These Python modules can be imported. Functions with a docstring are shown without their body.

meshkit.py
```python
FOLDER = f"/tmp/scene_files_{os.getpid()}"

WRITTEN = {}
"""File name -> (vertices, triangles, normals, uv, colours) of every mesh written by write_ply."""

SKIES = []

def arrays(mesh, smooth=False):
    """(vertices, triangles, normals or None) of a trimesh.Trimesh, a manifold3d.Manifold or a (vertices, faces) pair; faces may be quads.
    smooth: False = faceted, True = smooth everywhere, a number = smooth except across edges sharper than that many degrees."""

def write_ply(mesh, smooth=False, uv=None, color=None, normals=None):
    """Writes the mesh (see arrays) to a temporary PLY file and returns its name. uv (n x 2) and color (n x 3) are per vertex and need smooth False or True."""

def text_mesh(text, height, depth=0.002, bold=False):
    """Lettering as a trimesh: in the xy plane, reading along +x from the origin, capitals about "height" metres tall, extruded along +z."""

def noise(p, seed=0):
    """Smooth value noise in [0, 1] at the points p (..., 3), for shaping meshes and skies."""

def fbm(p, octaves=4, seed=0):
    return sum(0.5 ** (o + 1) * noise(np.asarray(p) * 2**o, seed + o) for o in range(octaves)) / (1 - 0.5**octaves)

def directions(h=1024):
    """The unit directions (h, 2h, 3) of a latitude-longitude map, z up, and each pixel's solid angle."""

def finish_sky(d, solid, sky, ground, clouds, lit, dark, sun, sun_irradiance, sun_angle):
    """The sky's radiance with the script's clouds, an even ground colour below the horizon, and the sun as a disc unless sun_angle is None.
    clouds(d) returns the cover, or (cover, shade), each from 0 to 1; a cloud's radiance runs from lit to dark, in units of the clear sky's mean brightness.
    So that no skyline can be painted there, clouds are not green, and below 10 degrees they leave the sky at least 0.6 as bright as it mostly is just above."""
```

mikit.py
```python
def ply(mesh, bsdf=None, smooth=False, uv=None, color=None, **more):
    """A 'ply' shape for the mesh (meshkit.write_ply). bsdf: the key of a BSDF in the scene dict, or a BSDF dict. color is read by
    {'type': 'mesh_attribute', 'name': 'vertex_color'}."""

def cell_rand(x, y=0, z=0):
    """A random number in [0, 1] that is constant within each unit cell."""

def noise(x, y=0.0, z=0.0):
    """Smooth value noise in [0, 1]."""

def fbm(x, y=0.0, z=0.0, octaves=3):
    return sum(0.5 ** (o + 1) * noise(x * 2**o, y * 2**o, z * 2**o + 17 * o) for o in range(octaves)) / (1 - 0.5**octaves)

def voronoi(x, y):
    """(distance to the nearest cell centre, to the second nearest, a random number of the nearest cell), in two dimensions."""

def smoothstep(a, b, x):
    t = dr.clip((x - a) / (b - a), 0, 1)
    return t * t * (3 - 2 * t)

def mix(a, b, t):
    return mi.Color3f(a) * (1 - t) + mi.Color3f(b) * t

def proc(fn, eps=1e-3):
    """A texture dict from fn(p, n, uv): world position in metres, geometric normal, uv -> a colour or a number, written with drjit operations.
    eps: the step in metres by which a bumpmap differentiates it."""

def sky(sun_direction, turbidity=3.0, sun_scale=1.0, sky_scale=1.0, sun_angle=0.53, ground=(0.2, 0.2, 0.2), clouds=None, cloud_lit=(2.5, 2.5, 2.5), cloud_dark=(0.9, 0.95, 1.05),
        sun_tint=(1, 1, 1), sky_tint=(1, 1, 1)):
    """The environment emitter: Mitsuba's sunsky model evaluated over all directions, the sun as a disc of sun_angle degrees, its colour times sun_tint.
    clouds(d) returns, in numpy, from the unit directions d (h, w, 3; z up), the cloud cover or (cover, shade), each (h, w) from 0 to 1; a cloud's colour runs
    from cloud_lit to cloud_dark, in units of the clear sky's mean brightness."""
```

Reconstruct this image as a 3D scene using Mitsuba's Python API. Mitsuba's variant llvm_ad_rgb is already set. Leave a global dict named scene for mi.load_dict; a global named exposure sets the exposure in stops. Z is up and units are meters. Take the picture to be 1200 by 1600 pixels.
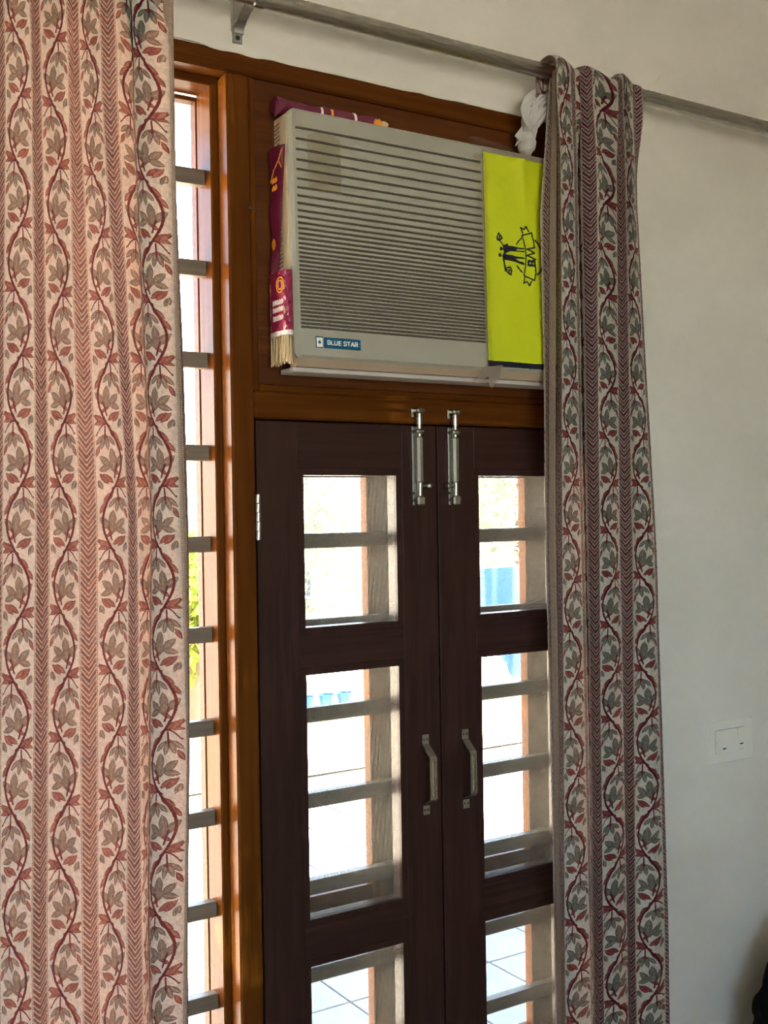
import math, random
import numpy as np, trimesh, drjit as dr, mitsuba as mi, manifold3d as m3
import mikit, meshkit
from mikit import ply, proc, noise, fbm, smoothstep, mix
from shapely.geometry import Polygon, LineString, Point
from shapely.ops import unary_union
T = mi.ScalarTransform4f
random.seed(7); rng = np.random.default_rng(7)
scene, labels = {}, {}

# ------------------------------------------------------------------ camera, sky, exposure
YAW, PITCH, ROLL, FPX = math.radians(32.386), math.radians(-0.052), math.radians(-0.919), 1753.6
CAM = np.array([0.0, -1.7, 1.85])
_f = np.array([math.sin(YAW)*math.cos(PITCH), math.cos(YAW)*math.cos(PITCH), math.sin(PITCH)])
_r = np.array([math.cos(YAW), -math.sin(YAW), 0.0]); _u = np.cross(_r, _f)
_up = -math.sin(ROLL)*_r + math.cos(ROLL)*_u
scene['camera'] = {'type': 'perspective', 'fov': math.degrees(2*math.atan(600/FPX)), 'fov_axis': 'x', 'near_clip': 0.02, 'far_clip': 500.0,
                   'to_world': T().look_at(origin=CAM.tolist(), target=(CAM+_f).tolist(), up=_up.tolist())}
scene['sky'] = mikit.sky((0.74, -0.08, 0.67), turbidity=3.5, sky_tint=(1.0, 0.91, 0.765), ground=(0.385, 0.385, 0.372))
exposure = 6.3

# ------------------------------------------------------------------ helpers
def numbered(name):
    if name not in used: used[name] = 0; return name
    used[name] += 1
    return f'{name}_{used[name]:03d}'
used = {}
def add(name, mesh, mat, parent=None, smooth=False, label=None, kind=None, cat=None, group=None, **kw):
    key = numbered((parent + '__' if parent else '') + name)
    scene[key] = mesh if isinstance(mesh, dict) else ply(mesh, mat, smooth=smooth, **kw)
    tag(key, label, cat, group, kind)
    return key
def tag(key, label=None, cat=None, group=None, kind=None):
    d = {k: v for k, v in (('label', label), ('category', cat), ('group', group), ('kind', kind)) if v}
    if d: labels[key] = d
def thing(name, label, cat, group=None):
    key = numbered(name); tag(key, label, cat, group); return key
def struct(name, mesh, mat, label=None, smooth=False):
    scene[name] = ply(mesh, mat, smooth=smooth); used[name] = 0; labels[name] = {'kind': 'structure', **({'label': label} if label else {})}
    return name
cat_ = trimesh.util.concatenate
def box(x0, x1, y0, y1, z0, z1, c=0.0):
    if c <= 0:
        m = trimesh.creation.box((x1-x0, y1-y0, z1-z0)); m.apply_translation(((x0+x1)/2, (y0+y1)/2, (z0+z1)/2)); return m
    c = min(c, 0.45*min(x1-x0, y1-y0, z1-z0)); P = []
    for sx in (0, 1):
        for sy in (0, 1):
            for sz in (0, 1):
                q = np.array([(x0, x1)[sx], (y0, y1)[sy], (z0, z1)[sz]]); d = c*np.array([1-2*sx, 1-2*sy, 1-2*sz])
                P += [q+d*[0, 1, 1], q+d*[1, 0, 1], q+d*[1, 1, 0]]
    return trimesh.Trimesh(P, process=False).convex_hull
def tube(path, r, n=12, caps=True):
    path = np.asarray(path, float); r = np.broadcast_to(r, len(path))
    t = np.gradient(path, axis=0); t /= np.linalg.norm(t, axis=1, keepdims=True)
    a = np.array([0, 0, 1.0]) if abs(t[0][2]) < 0.9 else np.array([1.0, 0, 0])
    V = []
    for p, d, rr in zip(path, t, r):
        a = a - d*(a@d); a /= np.linalg.norm(a); bb = np.cross(d, a)
        th = np.arange(n)*2*np.pi/n
        V.append(p + rr*(np.cos(th)[:, None]*a + np.sin(th)[:, None]*bb))
    V = np.vstack(V); F = []
    m = len(path)
    for i in range(m-1):
        for k in range(n):
            A, B_, C, D = i*n+k, i*n+(k+1) % n, (i+1)*n+(k+1) % n, (i+1)*n+k
            F += [[A, B_, C], [A, C, D]]
    if caps:
        V = np.vstack([V, path[:1], path[-1:]])
        F += [[m*n, (k+1) % n, k] for k in range(n)] + [[m*n+1, (m-1)*n+k, (m-1)*n+(k+1) % n] for k in range(n)]
    return trimesh.Trimesh(V, F, process=False)
def ribbon(path, w, t, axis):
    """flat bar: path points, wide w along 'axis', thickness t"""
    path = np.asarray(path, float); ax = np.asarray(axis, float)
    d = np.gradient(path, axis=0); d /= np.linalg.norm(d, axis=1, keepdims=True)
    n = np.cross(d, ax); n /= np.linalg.norm(n, axis=1, keepdims=True)
    V = np.stack([path-ax*w/2-n*t/2, path+ax*w/2-n*t/2, path+ax*w/2+n*t/2, path-ax*w/2+n*t/2], 1).reshape(-1, 3)
    F = []
    for i in range(len(path)-1):
        for k in range(4):
            A, B_ = i*4+k, i*4+(k+1) % 4
            F += [[A, B_, B_+4], [A, B_+4, A+4]]
    e = (len(path)-1)*4
    F += [[0, 2, 1], [0, 3, 2], [e, e+1, e+2], [e, e+2, e+3]]
    m = trimesh.Trimesh(V, F, process=False)
    m.fix_normals(); return m
def lathe(profile, n=24):   # profile (r,z)
    return trimesh.creation.revolve(np.asarray(profile, float), sections=n)
def extrude(poly, h):
    ps = getattr(poly, 'geoms', [poly])
    return cat_([trimesh.creation.extrude_polygon(p, h, engine='earcut') for p in ps])
def xz(mesh, y):          # mesh made in (x, y) plane extruded +z -> lies in x,z and comes out towards -y
    m = mesh.copy(); v = m.vertices
    m.vertices = np.column_stack([v[:, 0], y - v[:, 2], v[:, 1]]); m.invert() if m.volume < 0 else None
    return m
def grid_faces(nu, nv):
    i, j = np.meshgrid(np.arange(nu-1), np.arange(nv-1), indexing='ij')
    a = (i*nv+j).ravel(); b = a+nv
    return np.vstack([np.stack([a, b, b+1], 1), np.stack([a, b+1, a+1], 1)])

# ------------------------------------------------------------------ materials
def P(**k):
    d = {'type': 'principled'}
    for a, v in k.items():
        d[a] = {'type': 'rgb', 'value': list(v)} if isinstance(v, (tuple, list)) else v
    return d
def two(b): return {'type': 'twosided', 'b': b}
def wood(axis, c0, c1, c2, worn=0.0, seed=0.0):
    def fn(p, n, uv):
        a = [p.x, p.y, p.z]
        g = [v*(6.0 if k == axis else 130.0) for k, v in enumerate(a)]
        f = fbm(g[0]+seed, g[1], g[2], 3)
        s = [v*(1.5 if k == axis else 14.0) for k, v in enumerate(a)]
        b = fbm(s[0], s[1]+seed, s[2]+5, 3)
        col = mix(c0, c1, smoothstep(0.3, 0.75, f*0.6+b*0.4))
        if worn > 0:
            w = smoothstep(0.62, 0.8, fbm(p.x*9+3, p.y*9, p.z*7+seed, 4))*worn*smoothstep(0.35, 0.6, f)
            col = mix(col, c2, w)
        return col
    return proc(fn)
FR = ((0.072, 0.0200, 0.0032), (0.112, 0.033, 0.0048), (0.24, 0.080, 0.010))
LF = ((0.024, 0.0098, 0.0078), (0.038, 0.0150, 0.0115), (0.07, 0.03, 0.02))
for nm, ax in (('h', 0), ('v', 2)):
    scene['frame_wood_'+nm] = two(P(base_color=wood(ax, *FR, worn=0.7, seed=3.0*ax), roughness=0.24, specular=0.05, clearcoat=0.05, clearcoat_gloss=0.9))
    scene['shutter_wood_'+nm] = two(P(base_color=wood(ax, *LF, worn=0.15, seed=7+2.0*ax), roughness=0.30, specular=0.25, clearcoat=0.15, clearcoat_gloss=0.8))
scene['panel_wood'] = two(P(base_color=wood(0, (0.070, 0.0205, 0.0056), (0.100, 0.030, 0.0075), (0.17, 0.06, 0.015), worn=0.4, seed=11.0), roughness=0.45, specular=0.12))
scene['bar_wood'] = two(P(base_color=wood(0, (0.13, 0.105, 0.075), (0.18, 0.145, 0.105), (0.24, 0.09, 0.03), worn=0.6, seed=1.0), roughness=0.4, specular=0.35, clearcoat=0.3))
def wall_fn(p, n, uv):
    a = fbm(p.x*3+7, p.y*3, p.z*3, 4); b = noise(p.x*60, p.y*60, p.z*60)
    return mix((0.66, 0.642, 0.580), (0.74, 0.720, 0.655), smoothstep(0.3, 0.7, a)*0.75+b*0.25)
scene['plaster'] = two({'type': 'diffuse', 'reflectance': proc(wall_fn)})
scene['ceiling_paint'] = two({'type': 'diffuse', 'reflectance': {'type': 'rgb', 'value': [0.78, 0.77, 0.73]}})
scene['floor_stone'] = two(P(base_color=(0.42, 0.38, 0.32), roughness=0.35))
scene['outer_paint'] = two({'type': 'diffuse', 'reflectance': {'type': 'rgb', 'value': [0.72, 0.66, 0.52]}})
scene['steel'] = two({'type': 'roughconductor', 'material': 'none', 'specular_reflectance': {'type': 'rgb', 'value': [0.44, 0.43, 0.39]}, 'alpha': 0.24})
scene['rod_steel'] = two({'type': 'roughconductor', 'material': 'none', 'specular_reflectance': {'type': 'rgb', 'value': [0.52, 0.49, 0.44]}, 'alpha': 0.16})
scene['chrome'] = two({'type': 'roughconductor', 'material': 'none', 'specular_reflectance': {'type': 'rgb', 'value': [0.50, 0.49, 0.45]}, 'alpha': 0.14})
scene['dark_metal'] = two(P(base_color=(0.03, 0.028, 0.025), roughness=0.5))
scene['mesh_wire'] = two(P(base_color=(0.30, 0.27, 0.22), roughness=0.45, metallic=0.3))
scene['pane_glass'] = {'type': 'thindielectric', 'int_ior': 1.5}
def plas(p, n, uv):
    return mix((0.31, 0.30, 0.24), (0.36, 0.35, 0.285), fbm(p.x*14, p.y*14, p.z*9, 3))
scene['ac_plastic'] = two(P(base_color=proc(plas), roughness=0.5, specular=0.4))
scene['ac_side_lit'] = two(P(base_color=(0.70, 0.57, 0.37), roughness=0.5))  # cream raised so the colour carries the warm outdoor light
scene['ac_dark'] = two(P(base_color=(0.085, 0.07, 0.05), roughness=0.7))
scene['vent_brown'] = two(P(base_color=(0.26, 0.18, 0.11), roughness=0.7))
scene['ac_lip'] = two(P(base_color=(0.38, 0.29, 0.20), roughness=0.6))
scene['ac_base'] = two(P(base_color=(0.50, 0.47, 0.43), roughness=0.5))
scene['badge_blue'] = two(P(base_color=(0.006, 0.085, 0.17), roughness=0.35))
scene['badge_white'] = two(P(base_color=(0.80, 0.80, 0.74), roughness=0.4))
def lime_fn(p, n, uv):
    return mix((0.52, 0.60, 0.012), (0.60, 0.68, 0.02), fbm(p.x*18, p.y*5, p.z*7, 3))
scene['lime_paper'] = two(P(base_color=proc(lime_fn), roughness=0.42, specular=0.35))
scene['print_black'] = two(P(base_color=(0.008, 0.010, 0.022), roughness=0.5))
scene['clear_film'] = {'type': 'thindielectric', 'int_ior': 1.5, 'specular_transmittance': {'type': 'rgb', 'value': [0.90, 0.87, 0.82]}}
scene['label_film'] = {'type': 'thindielectric', 'int_ior': 1.4, 'specular_transmittance': {'type': 'rgb', 'value': [0.86, 0.83, 0.76]}}
scene['crumpled_tape'] = {'type': 'principledthin', 'base_color': {'type': 'rgb', 'value': [0.62, 0.56, 0.50]}, 'spec_trans': 0.55, 'roughness': 0.15, 'diff_trans': 1.0, 'eta': 1.4}
scene['film_rim'] = two(P(base_color=(0.30, 0.28, 0.21), roughness=0.5))
scene['maroon_paper'] = two(P(base_color=proc(lambda p, n, uv: mix((0.085, 0.006, 0.024), (0.16, 0.008, 0.042), fbm(p.x*40, p.y*40, p.z*25, 3))), roughness=0.28, specular=0.6, clearcoat=0.5))
scene['crimson_paper'] = two(P(base_color=proc(lambda p, n, uv: mix((0.20, 0.008, 0.035), (0.34, 0.02, 0.08), fbm(p.x*60, p.y*60, p.z*25, 3))), roughness=0.25, specular=0.6, clearcoat=0.5))
scene['gold_print'] = two(P(base_color=(0.80, 0.30, 0.03), roughness=0.4))
scene['white_print'] = two(P(base_color=(0.85, 0.74, 0.72), roughness=0.4))
scene['straw'] = two(P(base_color=(0.62, 0.48, 0.28), roughness=0.55))
scene['poly_white'] = {'type': 'principledthin', 'base_color': {'type': 'rgb', 'value': [0.66, 0.65, 0.63]}, 'diff_trans': 0.4, 'roughness': 0.3, 'spec_trans': 0.0}
scene['switch_white'] = two(P(base_color=(0.76, 0.75, 0.68), roughness=0.35))
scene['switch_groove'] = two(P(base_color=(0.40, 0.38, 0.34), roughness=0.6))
scene['bag_black'] = two(P(base_color=(0.005, 0.005, 0.0055), roughness=0.9, specular=0.1))
scene['table_wood'] = two(P(base_color=wood(0, (0.16, 0.09, 0.05), (0.22, 0.13, 0.07), (0.3, 0.2, 0.1)), roughness=0.4))

# ---- curtain cloth (uv in metres: u across the cloth, v = height)
PU, CH, PV, PC = 0.092, 0.017, 0.180, 0.0160
def ell(x, y, cx, cy, a, la, lb):
    c, s = math.cos(a), math.sin(a); dx, dy = x-cx, y-cy
    p, q = dx*c+dy*s, -dx*s+dy*c
    t = dr.clip(1-dr.square(p/la), 0, 1)
    return dr.abs(q) - lb*t + dr.select(dr.abs(p) > la, 1.0, 0.0), q, t
M_, G_, B_ = 0, 1, 2
# (kind, x, y, angle, half length, half width) in metres, y downwards within the half repeat
LEAVES = [(M_, .0085, .0137, .67, .0125, .0044), (M_, .0190, .0290, .95, .0110, .0036), (M_, -.0235, .0370, 2.0, .0095, .0032), (M_, -.0142, .0770, .75, .0110, .0044),
          (M_, .0168, .0815, -.40, .0135, .0050), (M_, .0205, .0875, .25, .0085, .0036), (G_, -.0228, .0870, 1.3, .0080, .0032), (G_, .0205, -.0040, 2.0, .0080, .0036),
          (M_, .0067, -.0136, -.60, .0115, .0042), (M_, -.0200, -.0087, .80, .0105, .0042),
          # hanging flower
          (G_, -.0200, .0215, 2.30, .0100, .0034), (G_, -.0140, .0245, 1.90, .0112, .0038), (G_, -.0060, .0250, 1.40, .0112, .0038), (G_, .0020, .0215, .80, .0102, .0034), (M_, -.0095, .0155, .1, .0062, .0026),
          # standing flower
          (G_, .0030, .0455, 1.45, .0140, .0066), (G_, -.0105, .0525, .70, .0132, .0058), (G_, .0150, .0515, 2.40, .0135, .0058), (G_, -.0125, .0620, -.30, .0112, .0048), (G_, .0035, .0575, 1.6, .0095, .0085), (M_, .0075, .0670, .6, .0075, .0030)]
def cloth(u, v, thin=False):
    """(base colour) of the printed cloth"""
    cell = dr.floor(u/PU+0.5); w = u-cell*PU; aw = dr.abs(w)
    # chevrons
    ph = (-v + aw*1.0)/PC; ph = ph-dr.floor(ph)
    cream = mi.Color3f(0.58, 0.555, 0.49)
    chev = dr.select(ph < 0.40, mi.Color3f(0.098, 0.020, 0.028), dr.select(ph < 0.54, mi.Color3f(0.50, 0.45, 0.42), dr.select(ph < 0.85, mi.Color3f(0.092, 0.058, 0.060), mi.Color3f(0.50, 0.45, 0.42))))
    dot = (v/0.0032)-dr.floor(v/0.0032)
    chev = dr.select((aw > CH-0.0016) & (dot < 0.55), mi.Color3f(0.10, 0.04, 0.05), dr.select(aw > CH-0.0026, mi.Color3f(0.52, 0.47, 0.40), chev))
    if thin: chev = chev*0.5+cream*0.5
    # floral band
    c2 = dr.floor(u/PU); x = u-(c2+0.5)*PU
    odd = c2-2*dr.floor(c2/2); x = dr.select(odd > 0.5, -x, x)
    y = -v; hy = y/PV; y = (hy-dr.floor(hy))*PV     # 0..PV downwards
    col = mi.Color3f(cream)
    vine = mi.Color3f(0.085, 0.016, 0.026)
    ang = 2*math.pi*(y-.004)/PV
    vx = 0.0195*dr.sin(ang); sl = 0.0195*2*math.pi/PV*dr.cos(ang)
    d = dr.abs(x-vx)/dr.sqrt(1+sl*sl)
    mask_v = d < 0.0019
    half = PV/2
    for flip in (0, 1):
        s = -1.0 if flip else 1.0
        yy = y-flip*half; yy = yy-PV*dr.round(yy/PV); xx = x*s
        # side branch curling away from the vine
        tb = dr.clip((0.002-xx)/0.026, 0, 1)
        by = 0.0015+0.012*tb*tb-0.006*dr.sin(tb*3.1)
        mask_v |= (dr.abs(yy-by) < 0.0014) & (xx < 0.002) & (xx > -0.026)
        mask_v |= (dr.abs(xx+0.009+(yy-0.012)*0.05) < 0.0012) & (yy > 0.000) & (yy < 0.020)
        mask_v |= (dr.abs(xx-0.007-(0.066-yy)*0.30) < 0.0014) & (yy > 0.055) & (yy < 0.076)
        for k, cx, cy, a, la, lb in LEAVES:
            e, q, t = ell(xx, yy, cx, cy, a, la, lb)
            inside = e < 0
            edge = inside & (e > -0.0007)
            vein = dr.abs(q) < 0.0004
            if k == M_:
                cc = dr.select(edge, mi.Color3f(0.10, 0.018, 0.026), dr.select(vein, mi.Color3f(0.24, 0.10, 0.09), mi.Color3f(0.175, 0.034, 0.040)))
            else:
                cc = dr.select(edge, mi.Color3f(0.060, 0.062, 0.052), dr.select(vein, mi.Color3f(0.28, 0.27, 0.23), mi.Color3f(0.135, 0.138, 0.115)))
            if thin: cc = dr.select(inside & (e > -0.0011), cc, cc*0.4+cream*0.6)
            col = dr.select(inside, cc, col)
    col = dr.select(mask_v, vine, col)
    return dr.select(aw < CH, chev, col)
def thread(u, v):
    n1 = noise(u*520+v*260, v*300-u*90, 3.0); n2 = noise(u*1500, v*260, 9.0); n3 = noise(u*260, v*1500, 5.0)
    return n1, n2*0.5+n3*0.5
def cloth_front(p, n, uv):
    n1, n2 = thread(uv.x, uv.y)
    return cloth(uv.x, uv.y)*(0.66+0.16*n1+0.10*n2)
def cloth_through(p, n, uv):
    n1, n2 = thread(uv.x, uv.y)
    c = cloth(uv.x, uv.y, True)*0.9+mi.Color3f(0.56, 0.52, 0.44)*0.1
    hatch = 0.5+0.5*dr.sin((uv.y+uv.x*0.9+0.0006*n2)*(2*math.pi/0.0024))
    t = dr.clip(0.30+1.25*smoothstep(0.25, 0.85, n1*0.45+n2*0.30+hatch*0.30), 0, 1.45)
    return mi.Color3f(dr.clip(dr.power(c.x, 0.75)*1.36*t, 0, .95), dr.clip(dr.power(c.y, 0.75)*0.58*t, 0, .9), dr.clip(dr.power(c.z, 0.75)*0.38*t, 0, .9))
def rib_fn(base):
    def fn(p, n, uv):
        s = uv.y/0.0034; s = s-dr.floor(s)
        return mi.Color3f(*base)*dr.select(s < 0.35, 0.62, 1.0)*(0.85+0.3*noise(uv.x*700, uv.y*500))
    return fn
def fabric(front, through, w):
    return {'type': 'blendbsdf', 'weight': w,
            'a': {'type': 'principledthin', 'base_color': front, 'roughness': 0.85, 'diff_trans': 0.0, 'spec_trans': 0.0, 'eta': 1.3, 'sheen': 0.2},
            'b': {'type': 'principledthin', 'base_color': through, 'roughness': 0.9, 'diff_trans': 2.0, 'spec_trans': 0.0, 'eta': 1.05}}
scene['curtain_cloth'] = fabric(proc(cloth_front), proc(cloth_through), 0.135)
scene['hem_cloth'] = fabric(proc(rib_fn((0.32, 0.245, 0.195))), proc(rib_fn((0.40, 0.28, 0.2))), 0.12)

# ------------------------------------------------------------------ room shell
FX0, FX1, FZ0, FZ1 = 0.24, 1.612, 0.655, 2.616     # window frame outline in the wall
H, XL, XR, YB, WT = 3.25, -1.5, 4.3, -3.6, 0.23
struct('wall_front', cat_([box(XL, FX0, 0, WT, 0, H), box(FX1, XR, 0, WT, 0, H), box(FX0, FX1, 0, WT, 0, FZ0), box(FX0, FX1, 0, WT, FZ1, H)]), 'plaster', 'plain off-white plastered wall around the window')
struct('wall_left', box(XL-.2, XL, YB-.2, WT, 0, H), 'plaster')
struct('wall_right', box(XR, XR+.2, YB-.2, WT, 0, H), 'plaster')
bx0, bx1, bz0, bz1 = -0.95, 0.75, 1.28, 2.8  # opening put in behind the camera, sized for the room light
struct('wall_back', cat_([box(XL, bx0, YB-.2, YB, 0, H), box(bx1, XR, YB-.2, YB, 0, H), box(bx0, bx1, YB-.2, YB, 0, bz0), box(bx0, bx1, YB-.2, YB, bz1, H), box(bx0-1.3, bx1+1.3, YB-1.9, YB-.2, H+.02, H+.17)]), 'plaster')  # the outside slab is added to keep sun out of the opening
struct('floor', box(XL-.2, XR+.2, YB-.2, WT, -.15, 0), 'floor_stone')
struct('ceiling', box(XL-.2, XR+.2, YB-.2, WT, H, H+.2), 'ceiling_paint')
w2 = numbered('window_2'); labels[w2] = {'kind': 'structure'}  # unseen window, added to light the room from behind
for i in range(5):
    x = bx0+(bx1-bx0)*i/4
    add('post', box(x-.03, x+.03, YB-.14, YB-.06, bz0, bz1, .004), 'frame_wood_v', w2)
for z in (bz0+.03, bz1-.03): add('rail', box(bx0, bx1, YB-.13, YB-.07, z-.03, z+.03, .004), 'frame_wood_h', w2)
# uneven plaster lip over the frame head
px = np.linspace(FX0-.02, FX1+.02, 90)
lipz = FZ1 - .001 + .0035*(meshkit.fbm(np.stack([px*9, px*0+2, px*0], -1))-.5)*2 - .004*(meshkit.noise(np.stack([px*30, px*0, px*0+5], -1))-.5)
lip = Polygon(list(zip(px, lipz)) + [(FX1+.02, FZ1+.03), (FX0-.02, FZ1+.03)])
struct('trim_1', xz(extrude(lip, .0035), 0.0), 'plaster', 'uneven plaster edge above the window frame')

# ------------------------------------------------------------------ window_1: frame, side light with bars, panel
W = numbered('window_1'); labels[W] = {'kind': 'structure', 'label': 'brown varnished wooden window with a barred side light, an upper panel and double shutters'}
Y0, YS, Y1 = -.002, .038, .097
def member(name, x0, x1, z0, z1, mat, sides, label=None):
    """frame member; sides: which faces carry the 13 mm wider rear tier (l r t b)"""
    m = [box(x0, x1, Y0, YS+.001, z0, z1, .0035)]
    e = .0125
    m.append(box(x0-(e if 'l' in sides else 0), x1+(e if 'r' in sides else 0), YS, Y1, z0-(e if 'b' in sides else 0), z1+(e if 't' in sides else 0), .0025))
    return add(name, cat_(m), mat, W, label=label)
member('head', FX0, FX1, 2.5805, FZ1, 'frame_wood_h', 'b')
member('sill', FX0, FX1, FZ0, .69, 'frame_wood_h', 't')
member('post', .7827, .8245, .69, 2.5805, 'frame_wood_v', 'lr', 'varnished post, glowing orange on the side by the light')
member('post', FX0, .28, .69, 2.5805, 'frame_wood_v', 'r')
member('post', 1.568, FX1, .69, 2.5805, 'frame_wood_v', 'l')
member('transom', .8245, 1.568, 2.0085, 2.0545, 'frame_wood_h', 'b')
add('panel', box(.8345, 1.556, .004, .030, 2.0675, 2.5795), 'panel_wood', W, label='flat brown board that the air conditioner is set into')
for nm, b in (('bead', (.8235, .8343, 2.0545, 2.5795)), ('bead', (1.5562, 1.568, 2.0545, 2.5795))): add(nm, box(b[0], b[1], -.0005, .028, b[2], b[3], .002), 'frame_wood_v', W)
add('bead', box(.8345, 1.556, -.0005, .028, 2.0547, 2.0667, .002), 'frame_wood_h', W)
for x in (.7725, .290):
    add('stop_strip', box(x-.004, x+.004, Y1, .118, .70, 2.566, .001), 'panel_wood', W)
add('stop_strip', box(.29, .77, Y1, .118, 2.5585, 2.566, .001), 'panel_wood', W)
add('screw_slot', box(.8185, .8265, -.0030, -.0015, 2.3575, 2.3625, .0006), 'dark_metal', W)
for k in range(11):
    z = 2.4193-k*.1551+rng.uniform(-.0015, .0015)
    add('grille_bar', box(.292, .776, .0645, .0845, z-.0132, z+.0132, .0012), 'bar_wood', W, label='flat wooden bar across the side light')
    if z < 1.99: add('grille_bar', box(.832, 1.56, .0645, .0845, z-.0132, z+.0132, .0012), 'bar_wood', W)

# ------------------------------------------------------------------ shutters
PANES = [(1.6510, 1.9138), (1.1490, 1.5695), (.784, 1.068)]
def frame_leaf(t, x0, x1, g0, g1, y0, y1, z0, z1, mats, bead):
    add('stile', box(x0, g0-bead, y0, y1, z0, z1, .0016), mats+'_v', t)
    add('stile', box(g1+bead, x1, y0, y1, z0, z1, .0016), mats+'_v', t)
    edges = [z1] + [v for a, b in PANES for v in (b, a)] + [z0]
    for i in range(0, len(edges), 2):
        top, bot = edges[i], edges[i+1]
        add('rail', box(g0-bead, g1+bead, y0+.0006, y1, bot+(bead if i < 6 else 0), top-(bead if i > 0 else 0), .0016), mats+'_h', t)
def bead_ring(g0, g1, a, b, w, y0, y1):
    o = Polygon([(g0-w, a-w), (g1+w, a-w), (g1+w, b+w), (g0-w, b+w)], [[(g0, a), (g1, a), (g1, b), (g0, b)]])
    m = trimesh.creation.extrude_polygon(o, y1-y0, engine='earcut'); return xz(m, y1)
def wire_mesh(g0, g1, a, b, y):
    p, r = .0016, .00014
    V, F = [], []
    def prism(c, ax, l0, l1):
        base = len(V)
        for l in (l0, l1):
            for k in range(3):
                th = 2*math.pi*k/3
                if ax == 0: V.append((l, y+r*math.cos(th), c+r*math.sin(th)))
                else: V.append((c+r*math.cos(th), y+2*r+r*math.sin(th), l))
        for k in range(3):
            n = (k+1) % 3; F.append((base+k, base+n, base+3+n)); F.append((base+k, base+3+n, base+3+k))
    z = a
    while z < b: prism(z, 0, g0, g1); z += p
    x = g0
    while x < g1: prism(x, 2, a, b); x += p
    return trimesh.Trimesh(V, F, process=False)
ZB, ZT = .692, 2.0055
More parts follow.
